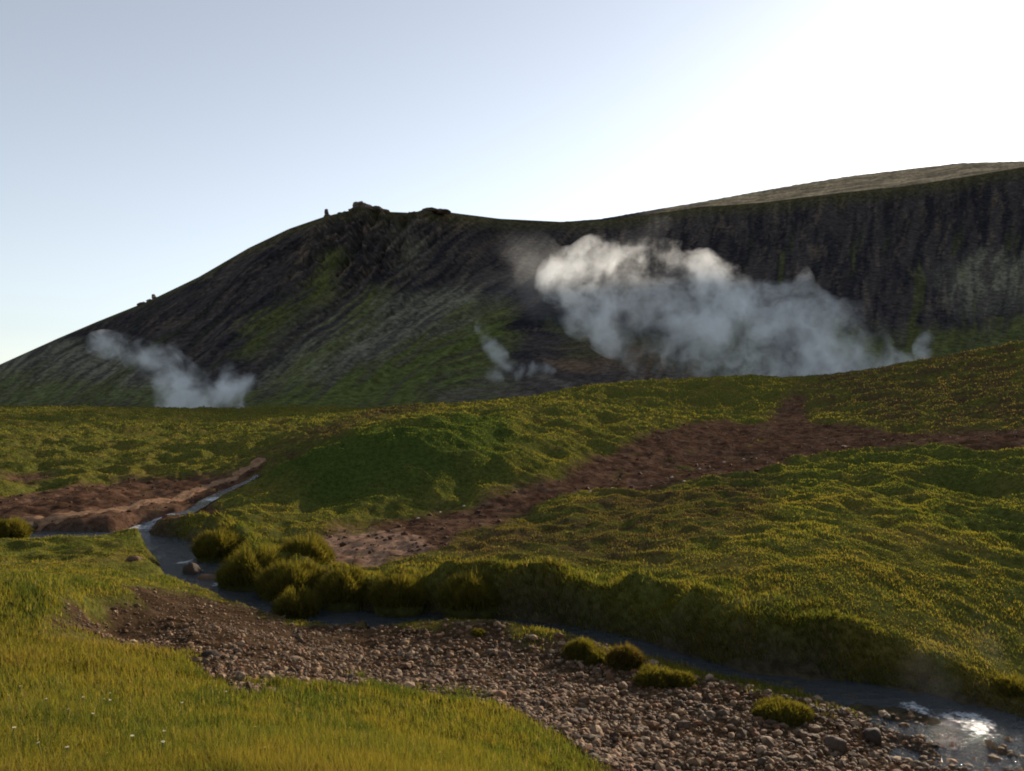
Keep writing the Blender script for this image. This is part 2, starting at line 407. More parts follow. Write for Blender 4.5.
# ------------------------------------------------------------------ water
def ribbon(D, name, mat, z_off=0.0, over=1.25, across=7, extra=.25):
    vs = []; n = len(D)
    for i in range(n):
        d = D[min(i + 1, n - 1)][:2] - D[max(i - 1, 0)][:2]; d = d / np.hypot(*d); nn = np.array([-d[1], d[0]])
        for k in range(across):
            s = (k / (across - 1) * 2 - 1) * (D[i][3] * over + extra)
            vs.append((*(D[i][:2] + nn * s), D[i][2] + z_off))
    g = np.arange(n * across).reshape(n, across)
    q = np.stack([g[:-1, :-1], g[1:, :-1], g[1:, 1:], g[:-1, 1:]], -1).reshape(-1, 4)
    return mesh_obj(name, vs, q, mat)
def m_water(name, foam):
    t = NT(name); p = t.pos()
    st = t.n('ShaderNodeMapping'); st.inputs['Rotation'].default_value = (0, 0, R(25)); st.inputs['Scale'].default_value = (1, 1.9, 1); t.link(p, st.inputs[0])
    w1 = t.noise(st.outputs[0], 2.8, 3, .6, dist=.8); w2 = t.noise(st.outputs[0], 16, 3, .65)
    b = t.bump(t.math('ADD', w1, t.math('MULTIPLY', w2, .3)), 1.0, .16)
    pr = t.princ((.032, .040, .046), .05, .6, b)
    pr.inputs['IOR'].default_value = 1.33
    # broken white water where the bed is steep
    pw_ = t.vmath('ADD', p, t.scale(t.vmath('SUBTRACT', t.noise(p, 2.2, 4, .65, out=1), (.5, .5, .5)), 1.6))
    acc = None
    for (c, rad) in foam:
        d = t.vmath('DISTANCE', pw_, c, out=1)
        m = t.math('MULTIPLY_ADD', d, -1.0 / rad, 1.0, clamp=True)
        acc = m if acc is None else t.math('MAXIMUM', acc, m)
    f = t.math('MULTIPLY', t.range(t.math('ADD', t.math('MULTIPLY', acc, .55), t.math('MULTIPLY', t.noise(st.outputs[0], 16, 5, .75), .95)), .60, 1.0), t.range(acc, 0, .25))
    fo = t.princ((.55, .58, .60), .6, .3, b)
    mx = t.n('ShaderNodeMixShader'); t.link(f, mx.inputs[0]); t.link(pr.outputs[0], mx.inputs[1]); t.link(fo.outputs[0], mx.inputs[2])
    return t.done(mx.outputs[0])
def wp(u, v, z): return (*ground_hit(u, v, z), z)
M_WATER = m_water('stream_water', [(wp(972,718,-.06), .55), (wp(985,727,-.07), .4), (wp(915,708,-.04), .35), (wp(186,562,.13), .42), (wp(222,584,.08), .4), (wp(196,548,.17), .3)])
M_RILL = m_water('rill_water', [(wp(212,495,.9), .9), (wp(160,518,.5), .8), (wp(140,528,.28), .7)])
stream = tag(ribbon(SD, 'stream', M_WATER), 'stream running between gravel bar and dark grassy bank', 'stream', kind='structure')
rill = tag(ribbon(TRICK, 'rill', M_RILL, 0.0, 1.0, 5, .06), 'narrow white rill spilling over bare soil into the stream', 'stream', kind='structure')

# tan trodden path over the bare flat on the left
PATH = [(-160,527),(0,519),(60,516),(110,511),(150,504),(185,496),(210,486),(238,476),(262,462)]
pp = plan(PATH); pd = dense(np.column_stack([pp, np.zeros(len(pp)), np.full(len(pp), .5)]), 10)
pvs = []
for i in range(len(pd)):
    d = pd[min(i + 1, len(pd) - 1)][:2] - pd[max(i - 1, 0)][:2]; d /= np.hypot(*d); nn = np.array([-d[1], d[0]])
    wd = .42 + .12 * math.sin(i * 1.7) + .1 * math.sin(i * .6 + 1)
    for k in range(9): pvs.append(pd[i][:2] + nn * wd * (k / 4 - 1))
pvs = np.array(pvs); pz = height(pvs[:, 0], pvs[:, 1]) + .03
k9 = np.tile(np.abs(np.arange(9) / 4 - 1), len(pd)); pz -= .10 * (k9 > .9)
g = np.arange(len(pvs)).reshape(-1, 9)
pq4 = np.stack([g[:-1, :-1], g[1:, :-1], g[1:, 1:], g[:-1, 1:]], -1).reshape(-1, 4)
path = mesh_obj('path', np.column_stack([pvs, pz]), pq4, M_GROUND, {'cover': mix(np.array([.27, .165, .10]), np.array([.21, .125, .078]), rng.random((len(pvs), 1)))})
tag(path, 'narrow tan path trodden across the bare soil flat', 'path', kind='structure')

# ------------------------------------------------------------------ mountain
SKY = [(-700,428,480,428),(-450,420,500,420),(-250,408,520,408),(-120,392,540,392),(0,365,550,365),(60,338,535,338),(100,321,525,321),(150,301,510,301),(200,277,500,277),(250,248,485,248),(290,229,470,229),(325,217,460,217),(350,211,452,211),(368,209,450,209),(385,212,452,212),(410,213,460,213),(430,210,468,210),(460,214,490,214),(500,219,520,219),(560,222,540,222),
       (600,219,550,221),(640,212,560,216),(700,202,575,207),(760,191,590,203),(800,184,600,198),(850,176,615,192),(900,170,630,187),(960,163,645,178),(1024,161,650,167),(1150,157,640,160),(1300,160,620,163),(1500,190,720,195),(1800,300,650,305),(2100,420,600,425)]
BASE = [(-700,-800,430),(-250,-380,420),(0,-130,400),(100,-60,370),(200,10,340),(325,90,305),(368,150,280),(430,245,250),(500,375,228),(560,500,214),(640,635,203),(760,770,198),(900,930,190),(1024,1050,188),(1300,1320,195),(2100,2000,300)]
S = np.array(SKY, float); B = np.array(BASE, float)
uu = np.concatenate([np.linspace(-700, -60, 80)[:-1], np.linspace(-60, 1090, 640)[:-1], np.linspace(1090, 2100, 90)])
kern = np.hanning(13); kern /= kern.sum()
def interp(xs, ys, k=True):
    v = np.interp(uu, xs, ys); return v
sv, sdp, bv = interp(S[:, 0], S[:, 1]), interp(S[:, 0], S[:, 2]), interp(S[:, 0], S[:, 3])
bu, bdp = interp(B[:, 0], B[:, 1]), interp(B[:, 0], B[:, 2])
skyp = np.array([at(u, v, d) for u, v, d in zip(uu, sv, sdp)])
gap = sstep(600, 900, uu) * 110
brow = np.array([at(u, v, max(d - gp, 300)) for u, v, d, gp in zip(uu, bv, sdp, gap)])
flat = (gap < 1)
brow[:, 1] -= 2.0 * flat; brow[:, 2] -= .25 * flat
basep = np.array([((u - CX) / F * d, d, -1.0) for u, d in zip(bu, bdp)])
NW = 300
ws = np.linspace(0, 1, NW)
pw = np.interp(uu, [-300, 0, 300, 450, 600, 1100], [1.15, 1.2, 1.45, 1.6, 1.45, 1.5])
xx = mix(brow[:, None, 0], basep[:, None, 0], ws[None]); yy = mix(brow[:, None, 1], basep[:, None, 1], ws[None])
prof = (1 - ws[None]) ** pw[:, None]
zz = basep[:, None, 2] + (brow[:, None, 2] - basep[:, None, 2]) * prof
U = np.repeat(uu[:, None], NW, 1); W = np.repeat(ws[None], len(uu), 0)
wid = np.clip(W / mix(.35, .12, sstep(100, 300, U)), 0, 1); wid = wid * wid * (3 - 2 * wid)                                  # hold the skyline itself
def pix(x, y, z):
    d = np.stack([x, y, z - EYE], -1); f_ = d[..., 1] * CP + d[..., 2] * SP; up = -d[..., 1] * SP + d[..., 2] * CP
    return CX + F * d[..., 0] / f_, CY - F * up / f_
U0, V0 = pix(xx, yy, zz)
def fall(u, v):
    """across-slope coordinate: the scree runs down to the left on the left flank, straight down on the right"""
    k = 1.15 * sstep(650, 430, u) + .12
    return u + k * (v - 220)
A0 = fall(U0, V0) + 7 * fbm(U0 / 70, V0 / 70, 60, 2)
gul = fbm(A0 / 34, V0 / 110, 61, 4); gul2 = fbm(A0 / 11, V0 / 50, 63, 3); rough = fbm(A0 / 5, V0 / 12, 65, 5)
crag = sstep(315, 345, U) * sstep(480, 400, U) * sstep(.0, .03, W) * sstep(.42, .2, W)
crag = crag + .25 * sstep(600, 760, U) * sstep(.0, .02, W) * sstep(.35, .12, W)
steep = sstep(1.0, .55, W)
ridged = 1 - np.abs(fbm(U / 16, W * 9, 67, 4)) * 1.8
gk = mix(1.0, .36, sstep(520, 680, U))
dn = wid * (5.0 * gul * steep * gk + 0.45 * gul2 * steep * gk + .12 * rough) + crag * (9 * (ridged - .3) + 3 * rough)
# push along the outward face normal (towards the valley and up)
dirv = basep[:, :2] - brow[:, :2]; dirv /= np.linalg.norm(dirv, axis=1)[:, None]
xx = xx + dirv[:, None, 0] * dn * .6; yy = yy + dirv[:, None, 1] * dn * .6; zz = zz + dn * .55
# the top: brow back to skyline, then down behind
NT_ = 26
tt = np.linspace(0, 1, NT_)[:-1]
tx = mix(skyp[:, None, 0], brow[:, None, 0], tt[None]); ty = mix(skyp[:, None, 1], brow[:, None, 1], tt[None]); tz = mix(skyp[:, None, 2], brow[:, None, 2], tt[None])
tz = tz + 1.2 * fbm(tx / 25, ty / 25, 69, 4) * np.sin(tt * math.pi)[None] * sstep(1, 60, gap)[:, None]
bk = np.linspace(1, 0, 14)[:-1]
bdir = -dirv
bx_ = skyp[:, None, 0] + bdir[:, None, 0] * 500 * bk[None]; by_ = skyp[:, None, 1] + bdir[:, None, 1] * 500 * bk[None]
bz_ = mix(skyp[:, None, 2], -2.0, bk[None] ** 1.3)
MX = np.concatenate([bx_, tx, xx], 1); MY = np.concatenate([by_, ty, yy], 1); MZ = np.concatenate([bz_, tz, zz], 1)
# small bumps on the skyline so that it is not a ruled line
MZ[:, len(bk)] += .35 * fbm(uu / 6, uu * 0, 71, 3)
nb = len(bk) + len(tt)
Ufull = np.repeat(uu[:, None], MX.shape[1], 1)
Wfull = np.concatenate([np.full((len(uu), nb), -.05), W], 1)
Wfull[:, :nb] = -.02 - .3 * np.concatenate([bk * 0, 1 - tt])[None] * sstep(1, 60, gap)[:, None]
# ground cover of the face, laid out along its fall lines
cu, cw = Ufull, Wfull
pu, pv = pix(MX, MY, MZ)
pa = fall(pu, pv) + 8 * fbm(pu / 70, pv / 70, 80, 2)
n_a = fbm(pa / 26, pv / 150, 81, 4); n_b = fbm(pa / 10, pv / 60, 83, 4); n_c = fbm(pa / 7, pv / 24, 85, 3); n_d = fbm(pu / 60, pv / 30, 87, 4); n_e = fbm(pu / 3.0, pv / 2.4, 88, 4)
def lay(c, target, m): return mix(c, np.array(target), np.clip(m, 0, 1)[..., None])
qf = np.stack([pu + 14 * n_b + 9 * n_c, pv + 9 * n_d + 6 * n_c], -1).reshape(-1, 2)
near_face = (cw >= -.01)
def region(pts, e):
    m = sstep(-e, e, sdist(qf, np.array(pts, float))).reshape(cu.shape); return m * near_face
mc = np.ones(cu.shape + (3,)) * np.array([.048, .043, .044])
mc = lay(mc, [.023, .022, .027], sstep(-.35, .35, n_b + .35 * n_c + .4 * n_a))
mc = lay(mc, [.085, .066, .052], sstep(.15, .8, n_c + .4 * n_e - .3 * n_a) * .6)
crag_f = np.concatenate([np.zeros((len(uu), nb)), crag], 1)
mc = lay(mc, [.10, .078, .060], crag_f * sstep(.0, .7, n_c + .5 * n_e) * .8)
LICH = [[(290,352),(345,318),(400,292),(462,284),(500,300),(470,330),(410,350),(350,374),(280,396),(240,398)], [(-60,372),(60,345),(120,350),(180,385),(160,404),(-60,408)], [(390,232),(420,226),(425,262),(405,268)], [(930,270),(1030,250),(1030,300),(960,310)]]
for P in LICH: mc = lay(mc, [.135, .132, .100], region(P, 14) * (.30 + .6 * sstep(-.5, .4, n_c + .6 * n_b + .4 * n_e)))
GREEN = [[(352,256),(330,256),(300,290),(262,322),(232,352),(252,358),(290,326),(330,298)], [(392,284),(372,288),(338,330),(284,372),(268,388),(300,390),(345,346),(378,318)], [(-60,385),(60,372),(150,388),(270,396),(280,412),(-60,412)],
         [(478,300),(452,318),(410,346),(340,378),(262,398),(262,414),(560,414),(500,372),(520,340),(512,312)], [(560,322),(600,330),(660,340),(690,372),(620,366),(560,352)], [(840,322),(900,336),(1030,318),(1060,360),(880,372),(820,352)], [(690,330),(760,320),(780,372),(690,376)]]
GC_ = [.9, .85, .75, .95, .55, .75, .5]
for P, k in zip(GREEN, GC_): mc = lay(mc, [.082, .096, .030], region(P, 12) * k * (.45 + .55 * sstep(-.6, .3, n_b + .5 * n_c)))
mc = lay(mc, [.060, .066, .026], sstep(.35, .9, n_a + .5 * n_b + .3 * n_c) * sstep(700, 800, pu) * sstep(215, 260, pv) * near_face * .7)
mc = lay(mc, [.060, .066, .030], sstep(.2, .8, n_a + .6 * n_b) * sstep(300, 150, pu) * near_face * .6)
RED = [[(548,350),(590,338),(650,346),(700,374),(560,380)]]
for P in RED: mc = lay(mc, [.10, .070, .050], region(P, 14) * sstep(-.5, .5, n_c + n_b + .3))
ASH = [[(430,392),(470,378),(560,372),(700,378),(760,392),(600,402),(430,406)]]
for P in ASH: mc = lay(mc, [.085, .075, .066], region(P, 8) * (.4 + .6 * sstep(-.4, .4, n_c)))
topm = sstep(-.015, -.03, cw) * sstep(600, 700, cu)
mc = lay(mc, [.40, .31, .20], topm * (.45 + .55 * sstep(-.4, .5, fbm(cu / 40, cw * 40, 89, 4))))
strip = sstep(.09, .0, cw) * sstep(-.01, .0, cw)
mc = lay(mc, [.070, .064, .030], strip * .75)
mc = mc * (1 + .18 * np.clip(n_e, -1, 1))[..., None] * (1 + .15 * np.clip(n_c, -1, 1))[..., None]
mv = np.stack([MX, MY, MZ], -1).reshape(-1, 3)
g = np.arange(len(mv)).reshape(MX.shape)
mq = np.stack([g[:-1, :-1], g[:-1, 1:], g[1:, 1:], g[1:, :-1]], -1).reshape(-1, 4)[:, ::-1]
M_MOUNT = m_cover('hillside_cover', .34, .4, .4)
mountain = mesh_obj('mountain', mv, mq, M_MOUNT, {'cover': mc.reshape(-1, 3)})
tag(mountain, 'dark scree hillside with moss streaks rising behind the steam', 'mountain', kind='structure')
def mount_z(u_pix):
    i = int(np.argmin(np.abs(uu - u_pix))); return skyp[i], brow[i]

# ------------------------------------------------------------------ rocks
def ico(sub):
    import bmesh
    bm = bmesh.new(); bmesh.ops.create_icosphere(bm, subdivisions=sub, radius=1.0)
    v = np.array([p.co[:] for p in bm.verts]); bm.verts.ensure_lookup_table(); bm.verts.index_update()
    f = np.array([[p.index for p in q.verts] for q in bm.faces]); bm.free(); return v, f
ICO = {k: ico(k) for k in (1, 2, 3, 4)}
def rock_shape(sub, seed, cuts=7, noise=.12):
    r = np.random.default_rng(seed); v, f = ICO[sub]; v = v.copy()
    for _ in range(cuts):                                       # flat facets, like broken stone
        n = r.normal(size=3); n /= np.linalg.norm(n); d = .55 + .3 * r.random()
        ex = np.maximum(v @ n - d, 0); v -= ex[:, None] * n * .85
    o = r.random(2) * 50
    k = 1 + noise * (perlin(v[:, 0] * 1.6 + o[0], v[:, 1] * 1.6 + v[:, 2] * 1.3 + o[1], seed) + .5 * perlin(v[:, 0] * 4 + o[0], v[:, 1] * 4 - v[:, 2] * 3 + o[1], seed + 1))
    return v * k[:, None], f
def rot_z(a):
    c, s = math.cos(a), math.sin(a); return np.array([[c, -s, 0], [s, c, 0], [0, 0, 1]])

STONE_C = np.array([(.126, .078, .044), (.092, .056, .032), (.16, .105, .062), (.064, .043, .028), (.130, .070, .038), (.19, .135, .085), (.090, .066, .044)])
def sample_ground(n, umax=R(38), rmin=3.4, rmax=125, ztyp=1.0):
    """points spread about as the lens sees the ground"""
    t = rng.uniform(-umax, umax, n)
    a, b = (EYE - ztyp) / rmax, (EYE - ztyp) / rmin
    s = rng.uniform(a, b, n)
    r = (EYE - ztyp) / s
    return np.sin(t) * r, np.cos(t) * r

# the gravel bar: thousands of stones, one sheet of gravel
gxs, gys = sample_ground(75000, R(36), 8.2, 17.5, .3)
hh, C = height(gxs, gys, True)
keep = (C['gravel'] > rng.uniform(.25, .75, len(gxs))) & (C['ds'] > C['hs'] * mix(.35, -.1, sstep(.6, .72, C['ar']))) & ((C['sg'] < 0) | (C['ds'] < C['hs'] * .5))
idx = np.nonzero(keep)[0]
gxs, gys, hh = gxs[idx], gys[idx], hh[idx]
near_water = sstep(1.6, .2, C['ds'][idx] - C['hs'][idx]); zs_i = C['zs'][idx]
upper = sstep(-2, -5, gxs)                                       # finer stuff on the upper lobe
size = np.clip(rng.lognormal(math.log(.027), .52, len(gxs)), .011, .11) * (1 - .35 * upper)
N = min(len(gxs), 19000)
order = np.argsort(-size + rng.random(len(gxs)) * .01)
big = order[:0]
sel = rng.permutation(len(gxs))[:N]
SH = [rock_shape(1, 100 + i, 5, .1) for i in range(10)]
def scatter_rocks(px, py, pz, sz, shapes, sink=.25):
    vs, fs, cs, off = [], [], [], 0
    for i in range(len(px)):
        v, f = shapes[rng.integers(len(shapes))]
        k = np.array([1, rng.uniform(.6, 1), rng.uniform(.4, .8)]) * sz[i]
        q = (v * k) @ rot_z(rng.uniform(0, 6.28)).T
        tl = rng.normal(0, .25); q = q @ np.array([[1, 0, 0], [0, math.cos(tl), -math.sin(tl)], [0, math.sin(tl), math.cos(tl)]])
        vs.append(q + (px[i], py[i], pz[i] + sz[i] * (.5 - sink) * k[2] / sz[i])); fs.append(f + off); off += len(v)
        c = STONE_C[rng.integers(len(STONE_C))] * rng.uniform(.75, 1.5)
        cs.append(np.repeat(c[None], len(v), 0))
    return np.vstack(vs), np.vstack(fs), np.vstack(cs)
v, f, c = scatter_rocks(gxs[sel], gys[sel], hh[sel], size[sel], SH)
gravel = mesh_obj('gravel', v, f, M_STONE, {'stone': c}, smooth=False)
tag(gravel, 'brown gravel and small stones of the bar beside the stream', 'gravel', kind='stuff')

# stones on the bare soil up the slope
sx, sy = sample_ground(26000, R(38), 19, 70, .9)
h2, C2 = height(sx, sy, True)
k2 = np.nonzero((C2['dirt'] > .6))[0][:900]
sz2 = np.clip(rng.lognormal(math.log(.042), .45, len(k2)), .02, .13) * np.clip(np.hypot(sx[k2], sy[k2]) / 28, 1, 1.6)
v, f, c = scatter_rocks(sx[k2], sy[k2], h2[k2], sz2, SH)
rub = mesh_obj('rubble', v, f, M_STONE, {'stone': c * np.array((.40, .30, .25))}, smooth=False)
tag(rub, 'loose brown rubble scattered over the bare soil', 'rubble', kind='stuff')

def gz1(x, y): return float(height(np.array([x]), np.array([y]))[0])
def hit(u, v):
    """ground point seen at pixel u, v, the raised ground included"""
    ys = np.exp(np.linspace(math.log(4.5), math.log(110), 420))
    P = np.array([at(u, v, yy) for yy in ys])
    b = P[:, 2] - height(P[:, 0], P[:, 1]) < 0
    return P[int(np.argmax(b))]

def single_rock(name, pos, size, seed, colr, label, cat, group=None, sub=3, flat=(1, .8, .65), sink=.3, rz=None):
    v, f = rock_shape(sub, seed, 8, .14)
    v = (v * np.array(flat) * size) @ rot_z(rng.uniform(0, 6.28) if rz is None else rz).T
    o = mesh_obj(name, v, f, M_STONE, {'stone': np.ones((len(v), 3)) * np.array(colr)}, smooth=sub >= 3)
    o.location = (pos[0], pos[1], pos[2] + size * flat[2] * (1 - 2 * sink))
    return tag(o, label, cat, group)
def on_water(u, v, z): x, y = ground_hit(u, v, z); return np.array((x, y, z - .08))
single_rock('boulder', on_water(192, 572, .12), .27, 301, (.055, .042, .032), 'grey brown boulder standing in the stream, the more upright of the pair', 'boulder', 'boulders in the stream', flat=(1, .8, .85))
single_rock('boulder', on_water(209, 578, .1), .29, 302, (.105, .068, .042), 'flat tan boulder lying in the stream beside the upright one', 'boulder', 'boulders in the stream', flat=(1.1, .75, .45))
single_rock('boulder', hit(873, 741), .16, 303, (.042, .033, .027), 'dark block shaped boulder at the edge of the glittering shallows', 'boulder', flat=(1, .9, .8))
single_rock('boulder', hit(836, 748), .19, 304, (.070, .050, .036), 'broad brown boulder on gravel left of the dark block', 'boulder', flat=(1.1, .9, .6))
single_rock('boulder', hit(212, 657), .13, 305, (.04, .03, .024), 'dark flat boulder lying on the upper gravel lobe', 'boulder', flat=(1.2, .8, .45))
single_rock('boulder', hit(135, 561), .22, 306, (.075, .045, .027), 'low brown boulder sunk in meadow grass near the stream bend', 'boulder', flat=(1.2, .8, .45))
single_rock('boulder', hit(28, 530), .32, 309, (.06, .045, .028), 'small brown boulder below the turf edge of the dirt flat', 'boulder', flat=(1.2, .8, .6))

# palm-sized stones lying apart on the lower bar, each its own
cand = [(u, v) for u, v in zip(np.random.default_rng(3).uniform(430, 880, 240), np.random.default_rng(4).uniform(650, 768, 240))]
cu_ = []
for u, v_ in cand:
    x, y = ground_hit(u, v_, .2); cu_.append((x, y))
cu_ = np.array(cu_); hh_, CC = height(cu_[:, 0], cu_[:, 1], True)
ok = np.nonzero((CC['gravel'] > .8) & (CC['ds'] > CC['hs'] + .1))[0][:110]
protos = []
for i in range(8):
    v, f = rock_shape(2, 400 + i, 7, .12); v = v * np.array((1, .8, .6))
    me_o = mesh_obj('stone', v, f, M_STONE, {'stone': np.ones((len(v), 3)) * STONE_C[i % 7] * (.8 + .05 * i)}, smooth=False)
    protos.append(me_o)
used = 0
for j, i in enumerate(ok):
    o = protos[j] if j < len(protos) else protos[j % len(protos)].copy()
    if j >= len(protos): col.objects.link(o)
    s = float(np.clip(rng.lognormal(math.log(.06), .3), .04, .11)); o.scale = (s, s, s)
    o.location = (cu_[i, 0], cu_[i, 1], hh_[i] + .30 * s); o.rotation_euler = (rng.normal(0, .2), rng.normal(0, .2), rng.uniform(0, 6.28))
    tag(o, 'larger stone lying among the gravel of the lower bar', 'stone', 'stones on the gravel bar')

# pale stones on the bare soil of the slope
for j, (u, v_) in enumerate([(652,487),(672,478),(684,482),(612,489),(628,483),(590,492),(724,463),(744,460),(440,513),(418,519),(464,507),(700,470)]):
    p = hit(u, v_); s = .0026 * p[1]
    o = single_rock('pale_stone', p, s, 420 + j, (.34, .29, .23), 'small pale stone lying on the reddish bare soil of the slope', 'stone', 'pale stones on the slope', sub=2)

# summit rocks: boxes of broken rock fused to one mesh each
def crag_mesh(name, blocks, seed, label, colr):
    vs, fs, cs, off = [], [], [], 0
    for i, (p, sz) in enumerate(blocks):
        v, f = rock_shape(3, seed + i, 9, .2)
        v = v * np.array(sz) + np.array(p)
        v[:, 2] += .25 * np.round(v[:, 2] / 1.3) - .25 * v[:, 2] / 1.3
        vs.append(v); fs.append(f + off); off += len(v); cs.append(np.repeat((np.array(colr) * (.8 + .4 * np.random.default_rng(seed + i).random()))[None], len(v), 0))
    return np.vstack(vs), np.vstack(fs), np.vstack(cs)
def crag(name, u, blocks, seed, label, cat, colr=(.085, .066, .052), sinkz=0.0):
    s, b = mount_z(u)
    v, f, c = crag_mesh(name, blocks, seed, label, colr)
    o = mesh_obj(name, v, f, M_CRAG, {'stone': c}, smooth=False); o.location = (s[0], s[1] - 1.0, s[2] - sinkz)
    return tag(o, label, cat)
t = NT('crag_rock'); p = t.pos(); a = t.attr('stone'); n1 = t.noise(p, .8, 5, .65)
M_CRAG = t.done(t.princ(t.mixc(1.0, a.outputs['Color'], t.mixc(t.range(n1, .3, .7), (.6, .58, .56), (1.4, 1.35, 1.3)), 'MULTIPLY'), .9, .15, t.bump(n1, .8, .8)).outputs[0])
crag('summit_crag', 364, [((-3, 0, 1.6), (3.6, 4, 3.0)), ((1.5, 0, 1.0), (4.2, 4, 2.6)), ((6, 1, .1), (5, 4, 2.0)), ((-6, 1, -.8), (4, 4, 2.0)), ((0, -3, -1.5), (7, 4, 3)), ((10, 1, -1.2), (4, 3, 1.5))], 500, 'rugged rock crag crowning the peak of the hillside', 'crag')
crag('rock_pinnacle', 327, [((0, 0, 1.3), (1.5, 1.6, 2.9)), ((.4, 0, -.3), (2.2, 2, 1.6)), ((-.2, 0, 3.0), (.9, 1, 1.2))], 520, 'lone upright rock pinnacle just left of the summit crag', 'rock')
crag('rock_outcrop', 154, [((0, 0, 1.0), (1.7, 1.6, 2.2)), ((-2.6, 0, -1.2), (2.2, 2, 1.3)), ((-7, 0, -3.4), (4.0, 2, 1.6)), ((2, 0, .3), (2, 2, 1))], 530, 'small dark rock outcrop on the lower left skyline', 'rock')
crag('rock_shoulder', 432, [((0, 0, -.6), (6, 4, 1.6)), ((-5, 0, -1.6), (3, 4, 1.6)), ((6, 0, -1.2), (6, 4, 1.6))], 540, 'low rounded rock shoulder right of the summit crag', 'rock')

# ------------------------------------------------------------------ grass
def blades(px, py, pz, L, Wd, az, lean, colr, two=True):
    """tapered bent blades; returns verts, tris, colours"""
    n = len(px)
    dx, dy = np.cos(az), np.sin(az)
    face = rng.uniform(0, 2 * math.pi, n)
    wx, wy = np.cos(face) * Wd / 2, np.sin(face) * Wd / 2
    z1 = L * .55 * np.cos(lean * .6); o1 = L * .55 * np.sin(lean * .6)
    z2 = z1 + L * .45 * np.cos(lean * 1.7); o2 = o1 + L * .45 * np.sin(lean * 1.7)
    P = np.stack([px, py, pz - .02], -1)
    wv = np.stack([wx, wy, wx * 0], -1)
    m = P + np.stack([dx * o1, dy * o1, z1], -1); t = P + np.stack([dx * o2, dy * o2, z2], -1)
    V = np.stack([P - wv, P + wv, m + wv * .75, m - wv * .75, t], 1)
    base = np.arange(n)[:, None] * 5
    T = np.concatenate([base + np.array([[0, 1, 2]]), base + np.array([[0, 2, 3]]), base + np.array([[3, 2, 4]])])
    cc = np.repeat(colr[:, None], 5, 1)
    return V.reshape(-1, 3), T, cc.reshape(-1, 3)

PAL = np.array([(.150, .130, .026), (.115, .118, .024), (.062, .082, .020), (.170, .130, .040), (.22, .170, .080)])
def blade_colour(x, y, C):
    n = len(x)
    n1 = fbm(x * .30, y * .30, 91, 3); n2 = fbm(x * 1.1, y * 1.1, 93, 3)
    n3 = fbm(x * 2.6, y * 2.6, 94, 2)
    n4 = fbm(x * .13, y * .13, 96, 2)
    w = -.32 * sstep(15, 7, np.hypot(x, y)) + .7 * n4 * sstep(14, 24, np.hypot(x, y)) + n1 * .8 + n2 * .7 + n3 * .5 + rng.normal(0, .35, n) * mix(1, .45, sstep(14, 28, np.hypot(x, y)))
    c = mix(PAL[1][None], PAL[0][None], sstep(-.5, .5, w)[:, None])
    c = mix(c, PAL[3][None], sstep(.5, 1.4, w)[:, None])
    c = mix(c, PAL[2][None], sstep(-.2, -.85, w)[:, None])
    c = mix(c, np.array([[.058, .090, .021]]), (C['lush'] * rng.uniform(.4, 1, n))[:, None])
    c = mix(c, np.array([[.066, .050, .027]]), (C['brown'] * rng.uniform(.6, 1, n))[:, None])
    dry = rng.random(n) < .05 * sstep(30, 14, np.hypot(x, y))
    c[dry] = PAL[4]
    return c * (1 + rng.uniform(-.25, .25, n) * mix(1, .5, sstep(14, 28, np.hypot(x, y))))[:, None]

ga = [sample_ground(430000, R(38), 3.3, 26, 1.6), sample_ground(200000, R(37), 10, 40, 1.0), sample_ground(190000, R(37), 22, 125, -2.0)]
lx = rng.uniform(-R(37), R(37), 160000); lr = np.exp(rng.uniform(math.log(14), math.log(125), 160000))
ga.append((np.sin(lx) * lr, np.cos(lx) * lr))
sy_ = 1.2 + 20 * rng.random(150000) ** 1.6; sx_ = np.where(rng.random(150000) < .6, -1, 1) * (.74 * sy_ + rng.uniform(-.5, 5.0, 150000))      # the meadow goes on to both sides
ga.append((sx_, sy_))
ga.append((rng.uniform(-4, 4, 30000), rng.uniform(1.2, 3.6, 30000)))
bx = np.concatenate([q[0] for q in ga]); by = np.concatenate([q[1] for q in ga])
bh, BC = height(bx, by, True)
bare = np.maximum(BC['gravel'], BC['dirt'] * sstep(-1.2, -.5, -fbm(bx * .55, by * .7, 59, 3)))
dens = 1 - bare
thin = sstep(-.5, .3, fbm(bx * .8, by * .8, 95, 3) + .25 + .5 * sstep(14, 9, np.hypot(bx, by)))
dens = dens * mix(.14, 1, thin)
dens *= (BC['ds'] > BC['hs'] * .98) & (BC['dt'] > BC['ht'] * .8)
dens = dens * mix(1, .62, sstep(16, 26, np.hypot(bx, by)))
kp = np.nonzero(rng.random(len(bx)) < dens)[0]
bx, by, bh = bx[kp], by[kp], bh[kp]
BC = {k: v_[kp] for k, v_ in BC.items()}
r_ = BC['r']
n = len(bx)
L = rng.uniform(.5, 1.25, n) * (.115 + .05 * fbm(bx * .5, by * .5, 97, 2))
L = np.where((r_ < 20) & (BC['sg'] < 0), L * 1.15, L)
bank = sstep(1.7, .5, BC['ds'] - BC['hs']) * (BC['sg'] > 0)
L = L * (1 + 1.1 * bank) * (1 - .5 * sstep(5.0, 6.5, bx) * sstep(3.5, 1.5, BC['ds']) * (BC['sg'] > 0))
L = L * mix(1.0, .55, sstep(11, 18, r_) * (1 - bank))
L = np.maximum(L, r_ * .0019)
near_edge = sstep(0, .4, bare[kp]); L *= (1 - .4 * near_edge)
Wd = np.maximum(.0042, r_ * .00095) * rng.uniform(.7, 1.3, n)
lean = np.abs(rng.normal(.28, .25, n)) + .55 * bank
az = rng.uniform(0, 2 * math.pi, n)
az = np.where(rng.random(n) < .4, math.pi * 1.0 + rng.normal(0, .6, n), az)      # combed by the wind
